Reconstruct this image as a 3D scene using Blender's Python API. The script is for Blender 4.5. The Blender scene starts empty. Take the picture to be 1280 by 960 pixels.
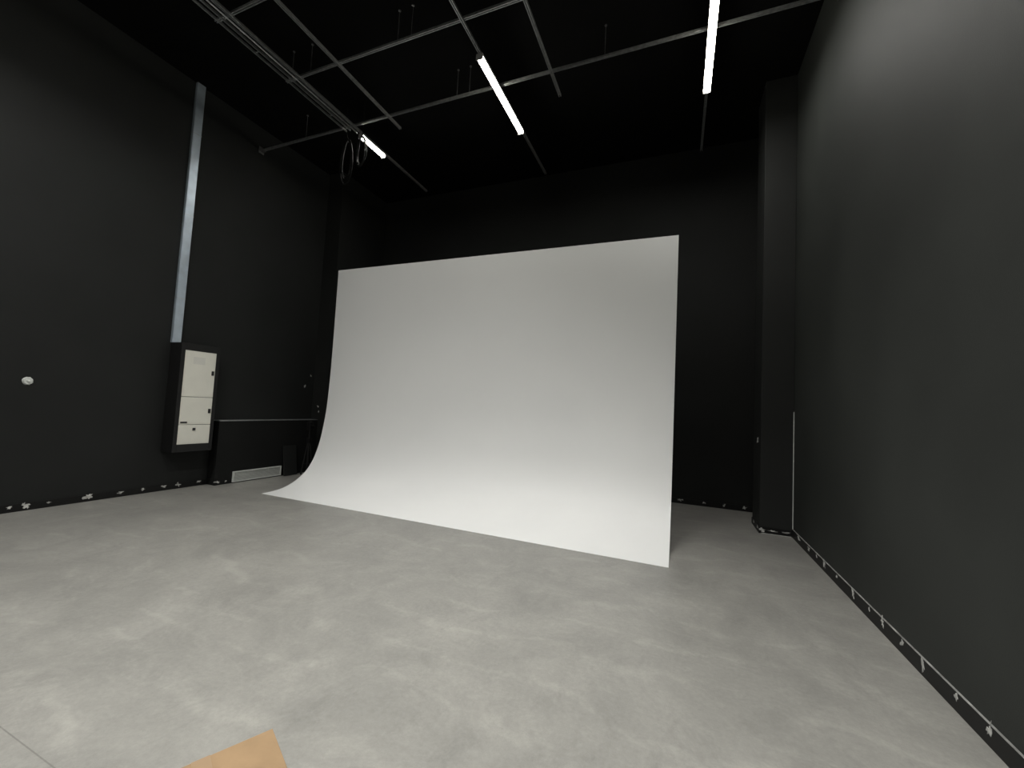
import bpy, bmesh, math, random
from mathutils import Vector, Matrix
random.seed(7)
scene = bpy.context.scene
COL = scene.collection
scene.view_settings.view_transform = 'Standard'
P_NEAR, P_MID, P_FAR = 88, 50, 14

# ------------------------------------------------------------------ materials
def new_mat(name):
    m = bpy.data.materials.new(name); m.use_nodes = True
    nt = m.node_tree
    return m, nt, nt.nodes['Principled BSDF']

def simple(name, col, rough=0.5, metal=0.0, var=0.08, scale=12.0, bump=0.0, bscale=60.0, spec=0.5):
    m, nt, b = new_mat(name)
    tc = nt.nodes.new('ShaderNodeTexCoord')
    n = nt.nodes.new('ShaderNodeTexNoise'); n.inputs['Scale'].default_value = scale
    n.inputs['Detail'].default_value = 6
    nt.links.new(tc.outputs['Object'], n.inputs['Vector'])
    r = nt.nodes.new('ShaderNodeValToRGB')
    r.color_ramp.elements[0].position = 0.3; r.color_ramp.elements[1].position = 0.7
    r.color_ramp.elements[0].color = [c*(1-var) for c in col] + [1]
    r.color_ramp.elements[1].color = [min(1, c*(1+var)) for c in col] + [1]
    nt.links.new(n.outputs['Fac'], r.inputs['Fac'])
    nt.links.new(r.outputs['Color'], b.inputs['Base Color'])
    b.inputs['Roughness'].default_value = rough
    b.inputs['Metallic'].default_value = metal
    b.inputs['Specular IOR Level'].default_value = spec
    if bump > 0:
        n2 = nt.nodes.new('ShaderNodeTexNoise'); n2.inputs['Scale'].default_value = bscale
        nt.links.new(tc.outputs['Object'], n2.inputs['Vector'])
        bp = nt.nodes.new('ShaderNodeBump'); bp.inputs['Strength'].default_value = bump
        bp.inputs['Distance'].default_value = 0.01
        nt.links.new(n2.outputs['Fac'], bp.inputs['Height'])
        nt.links.new(bp.outputs['Normal'], b.inputs['Normal'])
    return m

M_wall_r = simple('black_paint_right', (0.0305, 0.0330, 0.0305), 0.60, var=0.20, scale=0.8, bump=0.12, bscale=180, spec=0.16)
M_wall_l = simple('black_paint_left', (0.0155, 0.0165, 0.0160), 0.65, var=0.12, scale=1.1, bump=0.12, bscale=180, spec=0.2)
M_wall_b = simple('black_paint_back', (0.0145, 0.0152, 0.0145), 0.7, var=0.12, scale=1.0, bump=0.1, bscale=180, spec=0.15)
M_pillar = simple('black_paint_pillar', (0.0200, 0.0210, 0.0200), 0.65, var=0.12, scale=1.0, bump=0.1, bscale=180, spec=0.2)
M_boxing = simple('black_paint_boxing', (0.0115, 0.0120, 0.0117), 0.7, var=0.12, scale=1.0, spec=0.12)
M_ceil = simple('black_paint_ceiling', (0.0055, 0.0055, 0.0055), 0.9, var=0.2, scale=1.0, bump=0.1, bscale=90, spec=0.05)
M_base = simple('black_baseboard', (0.008, 0.008, 0.008), 0.5, var=0.1, scale=4, spec=0.25)
M_plaster = simple('white_plaster', (0.46, 0.46, 0.44), 0.85, var=0.4, scale=30)
M_line = simple('pale_paint_edge', (0.22, 0.22, 0.21), 0.85, var=0.6, scale=9)
M_cyc = simple('cyclorama_white', (0.785, 0.79, 0.785), 0.46, var=0.012, scale=0.9, spec=0.5)
M_cyc_edge = simple('cyclorama_edge', (0.75, 0.75, 0.73), 0.6, var=0.02)
M_galv = simple('galvanised_steel', (0.52, 0.53, 0.53), 0.34, 0.75, var=0.22, scale=25)
M_galv_dark = simple('galvanised_rod', (0.30, 0.30, 0.30), 0.38, 0.85, var=0.2, scale=20)
M_duct = simple('duct_metal', (0.52, 0.60, 0.68), 0.38, 0.6, var=0.12, scale=6)
M_cab = simple('black_cabinet', (0.009, 0.009, 0.009), 0.5, var=0.1, spec=0.3)
M_cream = simple('cream_door', (0.74, 0.73, 0.655), 0.5, var=0.03, scale=5)
M_cream2 = simple('cream_door_label', (0.66, 0.655, 0.60), 0.4, var=0.03, scale=5)
M_blackp = simple('black_plastic', (0.008, 0.008, 0.008), 0.4, var=0.1)
M_white = simple('white_enamel', (0.62, 0.64, 0.61), 0.5, var=0.05)
M_grey = simple('grey_slot', (0.34, 0.35, 0.34), 0.6, var=0.05)
M_cable = simple('cable_rubber', (0.008, 0.008, 0.008), 0.7, var=0.1, spec=0.15)
M_card = simple('cardboard', (0.275, 0.185, 0.105), 0.85, var=0.12, scale=9, bump=0.15, bscale=50, spec=0.2)
M_tape = simple('packing_tape', (0.27, 0.185, 0.11), 0.5, var=0.05, spec=0.3)
M_house = simple('lamp_housing', (0.35, 0.35, 0.35), 0.5, 0.3, var=0.05)

def emis(name, col, s):
    m, nt, b = new_mat(name)
    b.inputs['Base Color'].default_value = (0.9, 0.9, 0.88, 1)
    b.inputs['Emission Color'].default_value = (*col, 1)
    tc = nt.nodes.new('ShaderNodeTexCoord')
    n = nt.nodes.new('ShaderNodeTexNoise'); n.inputs['Scale'].default_value = 3
    nt.links.new(tc.outputs['Object'], n.inputs['Vector'])
    mr = nt.nodes.new('ShaderNodeMapRange')
    mr.inputs['To Min'].default_value = s*0.95; mr.inputs['To Max'].default_value = s*1.05
    nt.links.new(n.outputs['Fac'], mr.inputs['Value'])
    nt.links.new(mr.outputs['Result'], b.inputs['Emission Strength'])
    return m
M_tube = emis('lit_diffuser', (1.0, 0.97, 0.84), 24.0)

def concrete():
    m, nt, b = new_mat('polished_concrete')
    N = nt.nodes; L = nt.links
    tc = N.new('ShaderNodeTexCoord')
    def noise(scale, detail=8, rough=0.6, dist=0.0, sx=1, sy=1, rot=0.0):
        mp = N.new('ShaderNodeMapping'); mp.inputs['Scale'].default_value = (sx, sy, 1)
        mp.inputs['Rotation'].default_value = (0, 0, rot)
        L.new(tc.outputs['Object'], mp.inputs['Vector'])
        n = N.new('ShaderNodeTexNoise'); n.inputs['Scale'].default_value = scale
        n.inputs['Detail'].default_value = detail; n.inputs['Roughness'].default_value = rough
        n.inputs['Distortion'].default_value = dist
        L.new(mp.outputs['Vector'], n.inputs['Vector']); return n
    def ramp(src, a, c):
        r = N.new('ShaderNodeValToRGB'); r.color_ramp.elements[0].position = a; r.color_ramp.elements[1].position = c
        L.new(src, r.inputs['Fac']); return r
    def mix(fac, c1, c2, k, blend='MIX'):
        mu = N.new('ShaderNodeMath'); mu.operation = 'MULTIPLY'; mu.inputs[1].default_value = k
        L.new(fac, mu.inputs[0])
        mx = N.new('ShaderNodeMixRGB'); mx.blend_type = blend
        L.new(mu.outputs[0], mx.inputs['Fac']); L.new(c1, mx.inputs['Color1'])
        mx.inputs['Color2'].default_value = (*c2, 1); return mx
    a = noise(1.3, 14, 0.74, 0.5)
    r = ramp(a.outputs['Fac'], 0.36, 0.64)
    r.color_ramp.elements[0].color = (0.208, 0.204, 0.190, 1)
    r.color_ramp.elements[1].color = (0.276, 0.270, 0.250, 1)
    s = noise(2.6, 15, 0.83, 0.6, 0.8, 1.5, 0.4)
    rs = ramp(s.outputs['Fac'], 0.50, 0.66)
    c = mix(rs.outputs['Color'], r.outputs['Color'], (0.340, 0.333, 0.306), 0.42)
    s2 = noise(3.6, 15, 0.83, 0.6, 1.3, 0.7, 1.0)
    rs2 = ramp(s2.outputs['Fac'], 0.51, 0.66)
    c = mix(rs2.outputs['Color'], c.outputs['Color'], (0.155, 0.152, 0.142), 0.42)
    wv = N.new('ShaderNodeTexWave'); wv.wave_type = 'RINGS'; wv.inputs['Scale'].default_value = 0.8
    wv.inputs['Distortion'].default_value = 11; wv.inputs['Detail'].default_value = 5; wv.inputs['Detail Scale'].default_value = 1.0
    L.new(tc.outputs['Object'], wv.inputs['Vector'])
    rw = ramp(wv.outputs['Fac'], 0.88, 1.0)
    msk = ramp(a.outputs['Fac'], 0.45, 0.58)
    mm0 = N.new('ShaderNodeMath'); mm0.operation = 'MULTIPLY'
    L.new(rw.outputs['Color'], mm0.inputs[0]); L.new(msk.outputs['Color'], mm0.inputs[1])
    c = mix(mm0.outputs[0], c.outputs['Color'], (0.38, 0.372, 0.34), 0.28)
    f = noise(34, 12, 0.85)
    rf = N.new('ShaderNodeMapRange'); rf.inputs['From Min'].default_value = 0.35; rf.inputs['From Max'].default_value = 0.65
    rf.inputs['To Min'].default_value = 0.87; rf.inputs['To Max'].default_value = 1.12
    L.new(f.outputs['Fac'], rf.inputs['Value'])
    mm = N.new('ShaderNodeMixRGB'); mm.blend_type = 'MULTIPLY'; mm.inputs['Fac'].default_value = 1
    L.new(c.outputs['Color'], mm.inputs['Color1']); L.new(rf.outputs['Result'], mm.inputs['Color2'])
    sp = N.new('ShaderNodeSeparateXYZ'); L.new(tc.outputs['Object'], sp.inputs[0])
    d = N.new('ShaderNodeMath'); d.operation = 'SUBTRACT'; d.inputs[1].default_value = 0.915
    L.new(sp.outputs['Y'], d.inputs[0])
    ab = N.new('ShaderNodeMath'); ab.operation = 'ABSOLUTE'; L.new(d.outputs[0], ab.inputs[0])
    lt = N.new('ShaderNodeMath'); lt.operation = 'LESS_THAN'; lt.inputs[1].default_value = 0.0025
    L.new(ab.outputs[0], lt.inputs[0])
    m1 = mix(lt.outputs[0], mm.outputs['Color'], (0.11, 0.108, 0.10), 0.55)
    L.new(m1.outputs['Color'], b.inputs['Base Color'])
    rr = N.new('ShaderNodeMapRange'); rr.inputs['To Min'].default_value = 0.26; rr.inputs['To Max'].default_value = 0.50
    L.new(s.outputs['Fac'], rr.inputs['Value']); L.new(rr.outputs['Result'], b.inputs['Roughness'])
    bp = N.new('ShaderNodeBump'); bp.inputs['Strength'].default_value = 0.08; bp.inputs['Distance'].default_value = 0.01
    L.new(f.outputs['Fac'], bp.inputs['Height']); L.new(bp.outputs['Normal'], b.inputs['Normal'])
    b.inputs['Specular IOR Level'].default_value = 0.5
    return m
M_floor = concrete()

# ------------------------------------------------------------------ helpers
def add_box(bm, lo, hi, mat=0, bevel=0.0):
    lo = Vector(lo); hi = Vector(hi)
    r = bmesh.ops.create_cube(bm, size=1.0)
    vs = r['verts']
    c = (lo+hi)/2; d = hi-lo
    for v in vs:
        v.co = Vector((v.co.x*d.x, v.co.y*d.y, v.co.z*d.z)) + c
    fs = set(f for v in vs for f in v.link_faces)
    for f in fs: f.material_index = mat
    if bevel > 0:
        es = set(e for v in vs for e in v.link_edges)
        rb = bmesh.ops.bevel(bm, geom=list(es), offset=bevel, segments=2, affect='EDGES', profile=0.5)
        for f in rb['faces']: f.material_index = mat
    return vs

def add_cyl(bm, p0, p1, r, mat=0, seg=12, r2=None):
    p0 = Vector(p0); p1 = Vector(p1); d = p1-p0
    q = d.to_track_quat('Z', 'Y').to_matrix().to_4x4()
    mtx = Matrix.Translation((p0+p1)/2) @ q
    rr = bmesh.ops.create_cone(bm, cap_ends=True, segments=seg, radius1=r, radius2=r if r2 is None else r2, depth=d.length, matrix=mtx)
    for v in rr['verts']:
        for f in v.link_faces: f.material_index = mat
    return rr['verts']

def finish(bm, name, mats, loc=None, smooth=False, parent=None, **props):
    bmesh.ops.recalc_face_normals(bm, faces=bm.faces[:])
    if loc is None:
        xs = [v.co for v in bm.verts]
        loc = Vector(((min(v.x for v in xs)+max(v.x for v in xs))/2, (min(v.y for v in xs)+max(v.y for v in xs))/2, min(v.z for v in xs)))
    loc = Vector(loc)
    for v in bm.verts: v.co -= loc
    me = bpy.data.meshes.new(name); bm.to_mesh(me); bm.free()
    for m in mats: me.materials.append(m)
    if smooth:
        for p in me.polygons: p.use_smooth = True
    o = bpy.data.objects.new(name, me); COL.objects.link(o); o.location = loc
    if parent is not None:
        o.parent = parent; o.location = loc - parent.location
    for k, v in props.items(): o[k] = v
    return o

def empty(name, loc, **props):
    o = bpy.data.objects.new(name, None); o.empty_display_size = 0.1
    COL.objects.link(o); o.location = loc
    for k, v in props.items(): o[k] = v
    return o

def blob(bm, c, normal, w, h, mat=1, n=17, t=0.002):
    c = Vector(c); nrm = Vector(normal).normalized()
    up = Vector((0, 0, 1)); side = up.cross(nrm).normalized()
    ring = []; ring2 = []; sk = random.uniform(-.5, .5)
    for i in range(n):
        a = 2*math.pi*i/n
        k = random.choice((.38, .65, .95, 1.25))*random.uniform(.85, 1.1)
        p = c + side*(math.cos(a)*w*0.5*k + sk*math.sin(a)*h*.4) + up*math.sin(a)*h*0.5*k
        if p.z < 0.004: p.z = 0.004
        ring.append(bm.verts.new(p)); ring2.append(bm.verts.new(p + nrm*t))
    f = bm.faces.new(ring2); f.material_index = mat
    for i in range(n):
        f = bm.faces.new((ring[i], ring[(i+1) % n], ring2[(i+1) % n], ring2[i])); f.material_index = mat

# ------------------------------------------------------------------ room
XL, XR, YB, YF, H = -7.1, 1.43, 7.75, -4.2, 6.32
bm = bmesh.new(); add_box(bm, (XL-.2, YF-.2, -.2), (XR+.2, YB+.2, 0))
finish(bm, 'floor', [M_floor], loc=(0, 0, 0), kind='structure')
bm = bmesh.new(); add_box(bm, (XL-.2, YF-.2, H), (XR+.2, YB+.2, H+.2))
finish(bm, 'ceiling', [M_ceil], kind='structure')
bm = bmesh.new(); add_box(bm, (XL-.2, YF-.2, 0), (XL, YB+.2, H))
blob(bm, (XL, 6.28, 1.95), (1, 0, 0), 0.05, 0.05)
blob(bm, (XL, 6.15, 1.72), (1, 0, 0), 0.05, 0.06)
finish(bm, 'wall_left', [M_wall_l, M_plaster], kind='structure')
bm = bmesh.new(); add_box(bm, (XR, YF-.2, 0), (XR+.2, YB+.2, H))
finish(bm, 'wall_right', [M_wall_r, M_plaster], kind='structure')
bm = bmesh.new(); add_box(bm, (XL, YB, 0), (XR, YB+.2, H))
finish(bm, 'wall_back', [M_wall_b, M_plaster], kind='structure')
bm = bmesh.new(); add_box(bm, (XL, YF-.2, 0), (XR, YF, H))
finish(bm, 'wall_front', [M_wall_b], kind='structure')

PX0, PX1, PY0, PY1 = 1.05, XR, 6.42, 6.98
LPX, LPY = -6.70, 6.36
LX, LY0, LH = -6.90, 4.40, 1.05
bm = bmesh.new(); add_box(bm, (XR-.012, YF, 0), (XR, PY0, .105), bevel=.002)
for y, w, h in [(6.1, .12, .04), (5.69, .07, .06), (5.4, .04, .03), (5.16, .07, .08), (4.80, .06, .03), (4.42, .06, .07), (4.1, .03, .03), (3.88, .045, .09), (3.60, .04, .07), (3.35, .03, .11), (3.03, .035, .05), (2.78, .03, .10)]:
    blob(bm, (XR-.012, y, .075), (-1, 0, 0), w, h)
add_box(bm, (XR-.0135, 1.0, .1045), (XR-.0005, 6.38, .1066), 2)
finish(bm, 'baseboard_right', [M_base, M_plaster, M_line], kind='structure')
bm = bmesh.new(); add_box(bm, (XL, YF, 0), (XL+.012, LY0-.02, .09), bevel=.002)
for y, w, h in [(2.27, .06, .03), (2.40, .06, .08), (2.59, .05, .02), (2.95, .09, .08), (3.29, .07, .03), (3.54, .06, .04), (3.80, .08, .04), (3.99, .07, .06), (4.28, .09, .03)]:
    blob(bm, (XL+.012, y, .06), (1, 0, 0), w, h)
finish(bm, 'baseboard_left', [M_base, M_plaster], kind='structure')
bm = bmesh.new(); add_box(bm, (LPX, YB-.012, 0), (XR, YB, .09), bevel=.002)
for x, w, h in [(.076, .08, .04), (.45, .06, .04), (.755, .05, .06), (1.05, .07, .04)]:
    blob(bm, (x, YB-.012, .06), (0, -1, 0), w, h)
finish(bm, 'baseboard_back', [M_base, M_plaster], kind='structure')

# pillars
bm = bmesh.new(); add_box(bm, (PX0, PY0, 0), (PX1-.001, PY1, H-.001), bevel=.006)
add_box(bm, (PX0-.010, PY0-.010, 0), (PX1-.001, PY1, .085), 2)
blob(bm, (PX0+.0, PY0+.22, 1.22), (-1, 0, 0), .16, .09)
for x, w, h in [(1.08, .07, .05), (1.20, .12, .02), (1.36, .10, .02)]:
    blob(bm, (x, PY0-.010, .05), (0, -1, 0), w, h)
add_box(bm, (PX0+.02, PY0-.013, .001), (PX1-.02, PY0-.010, .008), 1)
for y in (6.5, 6.8):
    blob(bm, (PX0-.010, y, .06), (-1, 0, 0), .09, .04)
finish(bm, 'pillar', [M_pillar, M_plaster, M_base], label='tall black painted pillar with white filler smears at its foot', category='pillar', group='black wall pillars')
bm = bmesh.new(); add_box(bm, (XL+.001, LPY, 0), (LPX, YB-.02, H-.001))
for x, z in [(-6.93, 1.32), (-6.9, 1.21)]:
    blob(bm, (x, LPY, z), (0, -1, 0), .04, .05)
finish(bm, 'pillar', [M_wall_b, M_plaster], label='tall black painted pillar beside the white backdrop', category='pillar', group='black wall pillars')
bm = bmesh.new(); add_box(bm, (XR-.010, PY0-.008, .10), (XR-.001, PY0-.001, 1.63), bevel=.001)
finish(bm, 'trim_1', [M_white], kind='structure')

# low boxing with pale top edge
bm = bmesh.new()
add_box(bm, (XL+.001, LY0, 0), (LX, LPY-.005, LH-.012), 0, bevel=.003)
add_box(bm, (XL+.001, LY0, LH-.012), (LX+.006, LPY-.005, LH), 1, bevel=.003)
add_box(bm, (LX, LY0, 0), (LX+.010, LPY-.005, .01), 0)
for y, w, h in [(4.45, .10, .06), (4.58, .05, .03)]:
    blob(bm, (LX, y, .045), (1, 0, 0), w, h, mat=2)
finish(bm, 'low_wall_boxing', [M_boxing, M_galv, M_plaster], label='waist-high black boxing along the wall with a pale metal top edge', category='ledge')

# ventilation grille
y0, y1 = 4.68, 5.58
g = empty('ventilation_grille', (LX, (y0+y1)/2, .015), label='long low white ventilation grille at floor level on black boxing', category='vent')
bm = bmesh.new()
for lo, hi in [((LX, y0, .015), (LX+.03, y1, .035)), ((LX, y0, .17), (LX+.03, y1, .19)), ((LX, y0, .035), (LX+.03, y0+.02, .17)), ((LX, y1-.02, .035), (LX+.03, y1, .17))]:
    add_box(bm, lo, hi, bevel=.002)
finish(bm, 'frame', [M_white], parent=g)
bm = bmesh.new()
add_box(bm, (LX+.001, y0+.02, .035), (LX+.006, y1-.02, .17), 1)
for i in range(7):
    z = .045+i*.018
    add_box(bm, (LX+.008, y0+.02, z), (LX+.024, y1-.02, z+.009), 0)
finish(bm, 'louvre', [M_white, M_grey], parent=g)

# black board leaning
bm = bmesh.new()
add_box(bm, (0, -.14, 0), (.02, .14, .56), bevel=.003)
bmesh.ops.rotate(bm, verts=bm.verts[:], cent=(0, 0, 0), matrix=Matrix.Rotation(math.radians(-8), 3, 'Y'))
bmesh.ops.translate(bm, verts=bm.verts[:], vec=(LX+.095, 5.72, .005))
finish(bm, 'black_board', [M_wall_l], label='small black board leaning against the low boxing', category='board')

# folded light stand by the pillar
sx, sy = -6.72, 6.02
st = empty('light_stand', (sx, sy, 0), label='folded black tripod light stand beside the pillar', category='stand')
bm = bmesh.new()
add_cyl(bm, (sx, sy, .12), (sx, sy, .70), .022); add_cyl(bm, (sx, sy, .70), (sx, sy, .98), .016)
add_cyl(bm, (sx, sy, .98), (sx, sy, 1.05), .009)
finish(bm, 'pole', [M_blackp], parent=st)
for k in range(3):
    a = k*2*math.pi/3+.4
    bm = bmesh.new()
    ex, ey = sx+math.cos(a)*.12, sy+math.sin(a)*.12
    add_cyl(bm, (sx+math.cos(a)*.02, sy+math.sin(a)*.02, .62), (ex, ey, .012), .012)
    add_cyl(bm, (sx, sy, .20), (sx+math.cos(a)*.09, sy+math.sin(a)*.09, .205), .007)
    add_cyl(bm, (ex, ey, 0.0), (ex, ey, .025), .016)
    finish(bm, 'leg', [M_blackp], parent=st)
bm = bmesh.new(); add_box(bm, (sx-.04, sy-.045, .86), (sx+.05, sy+.045, 1.02), bevel=.01)
add_cyl(bm, (sx+.02, sy, .94), (sx+.12, sy, .94), .014)
finish(bm, 'clamp', [M_blackp], parent=st)
bm = bmesh.new(); add_box(bm, (sx-.035, sy-.035, .60), (sx+.035, sy+.035, .70), bevel=.01)
finish(bm, 'collar', [M_blackp], parent=st)

bm = bmesh.new()
add_cyl(bm, (XL, 2.30, 1.525), (XL+.02, 2.30, 1.525), .047, 0, 20, .038)
for v in bm.verts:
    v.co.y += random.uniform(-.004, .004); v.co.z += random.uniform(-.004, .004)
add_cyl(bm, (XL+.018, 2.30, 1.525), (XL+.032, 2.30, 1.525), .018, 0, 12, .010)
finish(bm, 'wall_mount', [M_white], label='small round white fixing on the black wall', category='wall mount')

# ------------------------------------------------------------------ cable duct
bm = bmesh.new()
add_box(bm, (XL+.001, 3.70, 2.22), (XL+.05, 3.82, H-.002), bevel=.004)
add_box(bm, (XL+.05, 3.708, 2.24), (XL+.054, 3.812, H-.01), 0)
for z in (2.9, 4.2, 5.5):
    add_box(bm, (XL+.001, 3.697, z), (XL+.056, 3.823, z+.005), 1)
finish(bm, 'cable_duct', [M_duct, M_galv], label='bare galvanised metal cable duct rising from the electrical cabinet', category='duct')

# ------------------------------------------------------------------ electrical cabinet
cx1 = -6.82; cy0, cy1, cz0, cz1 = 3.71, 4.26, .59, 2.22
cab = empty('electrical_cabinet', (XL, (cy0+cy1)/2, cz0), label='black wall cabinet holding three cream electrical panel doors', category='electrical cabinet')
bm = bmesh.new()
t = .055
add_box(bm, (XL+.001, cy0, cz0), (cx1-.03, cy1, cz1), 0, bevel=.004)
for lo, hi in [((cx1-.03, cy0, cz0), (cx1, cy0+t, cz1)), ((cx1-.03, cy1-t+.01, cz0), (cx1, cy1, cz1)), ((cx1-.03, cy0+t, cz0), (cx1, cy1-t+.01, cz0+.11)), ((cx1-.03, cy0+t, cz1-.10), (cx1, cy1-t+.01, cz1))]:
    add_box(bm, lo, hi, 0, bevel=.002)
finish(bm, 'body', [M_cab], parent=cab)
dy0, dy1 = cy0+t+.002, cy1-t+.008
for (z0, z1, kind) in [(1.418, 2.116, 0), (.998, 1.412, 1), (.703, .992, 2)]:
    bm = bmesh.new()
    add_box(bm, (cx1-.028, dy0, z0), (cx1-.006, dy1, z1), 0, bevel=.004)
    add_box(bm, (cx1-.006, dy0+.02, z0+.02), (cx1-.004, dy1-.02, z1-.02), 0)
    if kind == 0:
        add_box(bm, (cx1-.004, dy0+.12, z1-.20), (cx1-.003, dy1-.16, z1-.09), 1)
    d = finish(bm, 'door', [M_cream, M_cream2], parent=cab, loc=(cx1-.02, (dy0+dy1)/2, z0))
    bm = bmesh.new()
    if kind == 2:
        add_box(bm, (cx1-.004, (dy0+dy1)/2-.03, z1-.085), (cx1+.006, (dy0+dy1)/2+.01, z1-.045), 0, bevel=.003)
    else:
        zc = (z0+z1)/2 + (0.03 if kind == 0 else 0)
        add_box(bm, (cx1-.004, dy1-.055, zc-.035), (cx1+.008, dy1-.02, zc+.035), 0, bevel=.003)
        add_box(bm, (cx1+.008, dy1-.045, zc-.018), (cx1+.014, dy1-.03, zc+.018), 0, bevel=.002)
    L = finish(bm, 'latch', [M_blackp])
    w = L.location.copy(); L.parent = d; L.location = w - d.location - cab.location
    if kind == 1:
        bm = bmesh.new()
        add_box(bm, (cx1-.005, dy0+.02, z0+.02), (cx1-.001, dy0+.11, z0+.045), 0)
        s = finish(bm, 'rating_plate', [M_blackp], label='tiny dark plate')
        w = s.location.copy(); s.parent = d; s.location = w - d.location - cab.location

# ------------------------------------------------------------------ white cyclorama
prof = [(4.43, .004), (4.60, .008), (4.78, .03), (4.95, .085), (5.11, .175), (5.24, .29), (5.35, .46), (5.44, .70), (5.50, .98), (5.545, 1.32), (5.57, 1.8), (5.58, 2.4), (5.58, 3.85)]
def catmull(pts, n=8):
    out = []
    P = [pts[0]]+pts+[pts[-1]]
    for i in range(1, len(P)-2):
        p0, p1, p2, p3 = [Vector(p) for p in P[i-1:i+3]]
        for k in range(n):
            t = k/n
            out.append(.5*((2*p1)+(-p0+p2)*t+(2*p0-5*p1+4*p2-p3)*t*t+(-p0+3*p1-3*p2+p3)*t*t*t))
    out.append(Vector(pts[-1])); return out
pp = catmull(prof)
CX0, CX1 = -5.83, -.045
bm = bmesh.new()
th = .012
front = []; back = []
for i, p in enumerate(pp):
    a = pp[max(i-1, 0)]; b = pp[min(i+1, len(pp)-1)]
    tdir = (b-a).normalized(); nrm = Vector((tdir.y, -tdir.x))
    q = p + nrm*th
    if q.y < 0.0005: q.y = 0.0005
    pz = max(p.y, .004)
    front.append([bm.verts.new((x, p.x, pz)) for x in (CX0, CX1)])
    back.append([bm.verts.new((x, q.x, q.y)) for x in (CX0, CX1)])
for i in range(len(pp)-1):
    bm.faces.new((front[i][0], front[i][1], front[i+1][1], front[i+1][0])).smooth = True
    bm.faces.new((back[i][0], back[i+1][0], back[i+1][1], back[i][1])).smooth = True
    bm.faces.new((front[i][0], front[i+1][0], back[i+1][0], back[i][0])).material_index = 1
    bm.faces.new((front[i][1], back[i][1], back[i+1][1], front[i+1][1])).material_index = 1
bm.faces.new((front[0][0], back[0][0], back[0][1], front[0][1])).material_index = 1
bm.faces.new((front[-1][0], front[-1][1], back[-1][1], back[-1][0])).material_index = 1
for e in bm.edges:
    if len(e.link_faces) == 2 and (e.link_faces[0].material_index != e.link_faces[1].material_index): e.smooth = False
finish(bm, 'cyclorama_backdrop', [M_cyc, M_cyc_edge], label='large white curved studio backdrop sweeping onto the concrete floor', category='backdrop')

# ------------------------------------------------------------------ ceiling grid
def channel(bm, p0, p1, axis, w=.032, h=.030, t=.004, mat=0):
    (x0, y0, z0), (x1, y1, z1) = p0, p1
    if axis == 'Y':
        x = x0; z = z0
        L = [((x-w/2, y0, z+h-t), (x+w/2, y1, z+h)), ((x-w/2, y0, z), (x-w/2+t, y1, z+h-t)), ((x+w/2-t, y0, z), (x+w/2, y1, z+h-t)),
             ((x-w/2+t, y0, z), (x-w/2+.010, y1, z+t)), ((x+w/2-.010, y0, z), (x+w/2-t, y1, z+t))]
    else:
        y = y0; z = z0
        L = [((x0, y-w/2, z+h-t), (x1, y+w/2, z+h)), ((x0, y-w/2, z), (x1, y-w/2+t, z+h-t)), ((x0, y+w/2-t, z), (x1, y+w/2, z+h-t)),
             ((x0, y-w/2+t, z), (x1, y-w/2+.010, z+t)), ((x0, y+w/2-.010, z), (x1, y+w/2-t, z+t))]
    for lo, hi in L: add_box(bm, lo, hi, mat)
ZB = 5.89
ZR = ZB-.034
def cross_beam(x0, x1, y, rods, brackets):
    bm = bmesh.new(); channel(bm, (x0, y, ZB), (x1, y, ZB), 'X')
    root = finish(bm, 'cross_beam', [M_galv], label='galvanised steel channel beam hung across under the black ceiling', category='ceiling beam', group='galvanised cross beams under the ceiling')
    def child(b2, nm, mats):
        o = finish(b2, nm, mats); w = o.location.copy(); o.parent = root; o.location = w-root.location
    for rx in rods:
        b2 = bmesh.new(); add_cyl(b2, (rx, y, ZB+.026), (rx, y, H), .004, seg=8)
        add_cyl(b2, (rx, y, ZB+.030), (rx, y, ZB+.040), .010, seg=6)
        add_cyl(b2, (rx, y, H-.012), (rx, y, H-.001), .016, seg=8)
        child(b2, 'hanger_rod', [M_galv_dark])
    for bx, s in brackets:
        b2 = bmesh.new()
        add_box(b2, (min(bx, bx+s*.01), y-.05, ZB-.04), (max(bx, bx+s*.01), y+.05, ZB+.08), bevel=.003)
        add_box(b2, (min(bx, bx+s*.10), y-.025, ZB-.012), (max(bx, bx+s*.10), y+.025, ZB-.001), bevel=.002)
        child(b2, 'wall_bracket', [M_galv_dark])
cross_beam(XL+.002, XR-.002, 4.82, [-6.0, -3.05, -2.85, -.95], [(XL+.001, 1), (XR-.001, -1)])
cross_beam(-5.2, XR-.002, 3.80, [-5.1, -4.75, -3.3, -3.1], [(XR-.001, -1)])
cross_beam(-5.2, XR-.002, 2.85, [-4.6, -1.9, .6], [(XR-.001, -1)])
cross_beam(-5.2, XR-.002, 0.4, [-4.6, -1.9, .6], [(XR-.001, -1)])
cross_beam(-5.2, XR-.002, -2.2, [-4.6, -1.9, .6], [(XR-.001, -1)])

def rail(x, y0, y1, lab):
    bm = bmesh.new(); channel(bm, (x, y0, ZR), (x, y1, ZR), 'Y', w=.034, h=.034)
    finish(bm, 'mounting_rail', [M_galv], label=lab, category='rail', group='mounting rails under the ceiling')
for x, e in [(-2.385, 6.97), (.25, 7.08), (-4.92, 6.85)]:
    rail(x, -2.8, e, 'long galvanised mounting rail carrying strip lights')
for x, e in [(-4.23, 5.08), (-1.63, 5.22)]:
    rail(x, -2.8, e, 'galvanised mounting rail without lights, under the cross beams')

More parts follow.
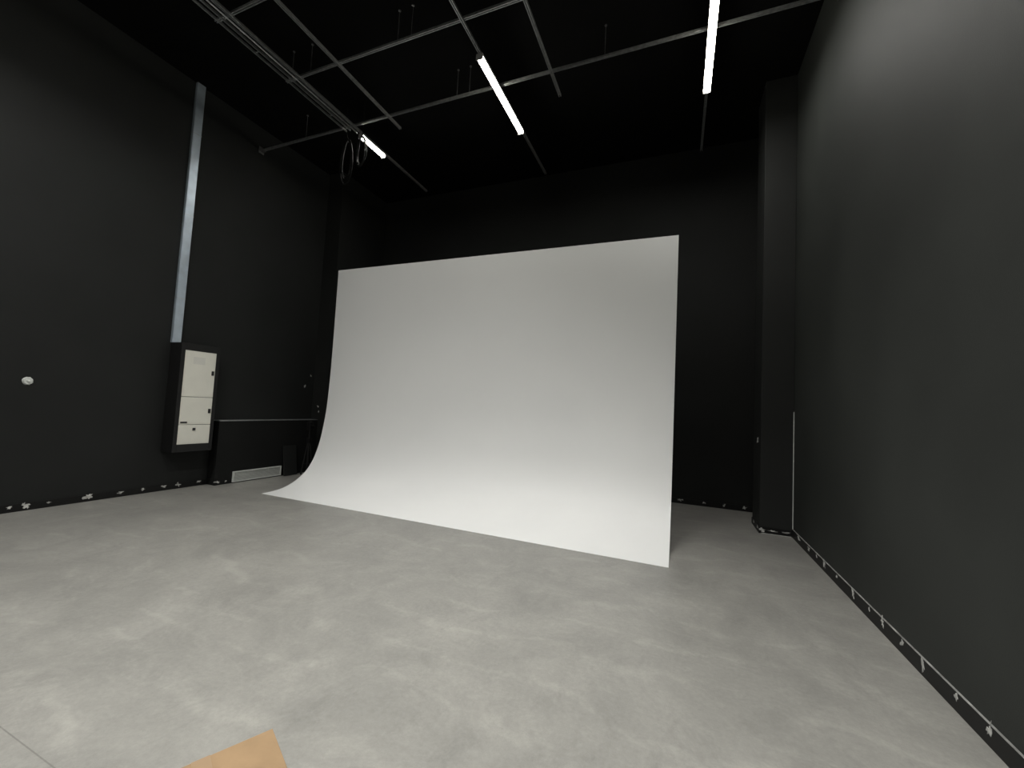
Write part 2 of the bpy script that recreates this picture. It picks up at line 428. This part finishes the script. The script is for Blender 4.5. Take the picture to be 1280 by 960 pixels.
# slim twin-rail cable tray beside the light rail
bm = bmesh.new()
tx0, tx1 = -5.135, -5.055
for x in (tx0, tx1):
    add_box(bm, (x-.006, -2.8, ZR+.004), (x+.006, 4.86, ZR+.034))
y = -2.7
while y < 4.85:
    add_box(bm, (tx0, y, ZR+.026), (tx1, y+.012, ZR+.032)); y += 1.2
finish(bm, 'cable_tray', [M_galv], label='narrow galvanised cable tray running beside a light rail', category='cable tray')
bm = bmesh.new()
add_cyl(bm, (-4.995, -2.8, ZR+.0205), (-4.995, 4.95, ZR+.0205), .0125, seg=14)
for y in (-1.0, 1.0, 3.0, 4.6):
    add_cyl(bm, (-4.995, y, ZR+.0175), (-4.995, y+.03, ZR+.0175), .016, seg=14)
finish(bm, 'conduit_pipe', [M_galv], label='slim metal conduit pipe between the cable tray and light rail', category='pipe')

def curve_mesh(name, splines, r, mats, **props):
    cu = bpy.data.curves.new(name, 'CURVE'); cu.dimensions = '3D'; cu.bevel_depth = r; cu.bevel_resolution = 2; cu.resolution_u = 6
    for pts, cyc in splines:
        s = cu.splines.new('NURBS'); s.points.add(len(pts)-1)
        for i, p in enumerate(pts): s.points[i].co = (*p, 1)
        s.use_cyclic_u = cyc; s.order_u = 4; s.use_endpoint_u = not cyc
    tmp = bpy.data.objects.new(name+'_tmp', cu); COL.objects.link(tmp)
    dg = bpy.context.evaluated_depsgraph_get()
    me = bpy.data.meshes.new_from_object(tmp.evaluated_get(dg))
    bpy.data.objects.remove(tmp); bpy.data.curves.remove(cu)
    b = bmesh.new(); b.from_mesh(me); bpy.data.meshes.remove(me)
    for f in b.faces: f.material_index = 0
    return finish(b, name, mats, smooth=True, **props)

def coil(cx, cy, ztop, w, h, n, mat, lab, up):
    sp = []
    for k in range(n):
        ww = w*random.uniform(.78, 1.05); hh = h*random.uniform(.82, 1.03); an = random.uniform(-.35, .35)
        ox = random.uniform(-.015, .015)
        pts = []
        for i in range(14):
            a = 2*math.pi*i/14
            dx = math.cos(a)*ww/2*(1.0-.2*math.sin(a)); dz = math.sin(a)*hh/2
            pts.append((cx+ox+dx*math.cos(an)+random.uniform(-.003, .003), cy+dx*math.sin(an)*.5, ztop-hh/2+dz))
        sp.append((pts, True))
    ux, uy = up
    sp.append(([(ux, uy, H), (ux, uy, H-.2), (ux, uy, ZR-.02), (cx, cy, ztop), (cx, cy, ztop-.06)], False))
    curve_mesh('cable_coil', sp, .0055, [mat], label=lab, category='cable', group='coiled cables hanging under the rail')
coil(-5.12, 4.90, ZR-.09, .24, .78, 6, M_cable, 'long black coiled cable hanging from the ceiling rail', (-5.19, 4.90))
coil(-4.84, 4.91, ZR-.09, .20, .55, 5, M_cable, 'shorter black coiled cable hanging from the ceiling rail', (-4.84, 4.91))

# ------------------------------------------------------------------ luminaires
def luminaire(x, y0, y1, power, ws=1.0, spread=180):
    zt = ZR
    root = empty('strip_light', (x, (y0+y1)/2, zt-.075), label='lit linear LED strip light fixed under a ceiling rail', category='ceiling light', group='linear strip lights under the rails')
    bm = bmesh.new()
    add_box(bm, (x-.032*ws, y0, zt-.035), (x+.032*ws, y1, zt), bevel=.003)
    finish(bm, 'housing', [M_house], parent=root)
    bm = bmesh.new()
    n = 10; ra = []; rb = []
    for i in range(n+1):
        a = math.pi*i/n
        px = x+math.cos(a)*.030*ws; pz = zt-.035-math.sin(a)*.032*ws
        ra.append(bm.verts.new((px, y0+.012, pz))); rb.append(bm.verts.new((px, y1-.012, pz)))
    for i in range(n):
        bm.faces.new((ra[i], rb[i], rb[i+1], ra[i+1]))
    bm.faces.new(ra); bm.faces.new(list(reversed(rb))); bm.faces.new((ra[0], ra[-1], rb[-1], rb[0]))
    finish(bm, 'diffuser', [M_tube], parent=root)
    for ye, s in ((y0, 1), (y1, -1)):
        bm = bmesh.new()
        add_box(bm, (x-.033*ws, min(ye, ye+s*.011), zt-.036-.033*ws), (x+.033*ws, max(ye, ye+s*.011), zt-.035), bevel=.002)
        finish(bm, 'end_cap', [M_house], parent=root)
    la = bpy.data.lights.new('strip_light_glow', 'AREA'); la.shape = 'RECTANGLE'; la.size = .05*ws; la.size_y = (y1-y0)*.98
    la.energy = power; la.color = (1.0, .99, .95); la.spread = math.radians(spread)
    lo = bpy.data.objects.new('lamp', la); COL.objects.link(lo)
    lo.parent = root; lo.location = (0, 0, -.006)
luminaire(-2.385, 4.22, 5.68, P_FAR, 1.4); luminaire(.25, 4.22, 5.68, P_FAR*2.6, 1.4)
luminaire(-4.92, 4.95, 5.52, P_FAR*.8, 1.4)
for x, k, s1, s2 in ((-2.385, 1.05, 112, 140), (.25, .82, 104, 120), (-4.92, 1.10, 150, 165)):
    luminaire(x, .95, 2.41, P_MID*k, 1.0, s1)
    luminaire(x, -1.8, -.34, P_NEAR*k, 1.0, s2)

# ------------------------------------------------------------------ cardboard box
A = Vector((-1.275, 1.085)); e1 = Vector((.90, -.436)).normalized()
bx = empty('cardboard_box', (A.x, A.y, 0), label='brown cardboard box standing on the concrete floor', category='box')
w, d, h = .52, .40, .35
bm = bmesh.new(); add_box(bm, (0, -d, 0), (w, 0, h-.008), bevel=.004)
body = finish(bm, 'body', [M_card], loc=(0, 0, 0)); body.parent = bx
for k in range(2):
    bm = bmesh.new()
    yy0, yy1 = (-d, -d/2-.002) if k == 0 else (-d/2+.002, 0)
    add_box(bm, (0, yy0, h-.008), (w, yy1, h-.003), bevel=.002)
    f = finish(bm, 'flap', [M_card], loc=(0, 0, 0)); f.parent = bx
bm = bmesh.new(); add_box(bm, (.0, -d/2-.024, h-.003), (w, -d/2+.024, h-.002))
f = finish(bm, 'tape', [M_tape], loc=(0, 0, 0)); f.parent = bx
bx.rotation_euler = (0, 0, math.atan2(e1.y, e1.x))

# ------------------------------------------------------------------ world
w = bpy.data.worlds.new('world'); scene.world = w; w.use_nodes = True
w.node_tree.nodes['Background'].inputs['Color'].default_value = (.9, .95, 1, 1)
w.node_tree.nodes['Background'].inputs['Strength'].default_value = .02

# ------------------------------------------------------------------ camera
cam = bpy.data.cameras.new('camera'); co = bpy.data.objects.new('camera', cam); COL.objects.link(co)
cx = Vector((.9256, .3751, .0507)).normalized()
fw = Vector((-.3776, .9241, .0577)).normalized()
cyv = (-fw).cross(cx).normalized(); cx = cyv.cross(-fw).normalized()
R = Matrix((cx, cyv, -fw)).transposed()
co.matrix_world = Matrix.Translation((0, 0, 1.5)) @ R.to_4x4()
cam.sensor_width = 36; cam.lens = 36*510/1280; cam.clip_start = .02; cam.clip_end = 100
scene.camera = co
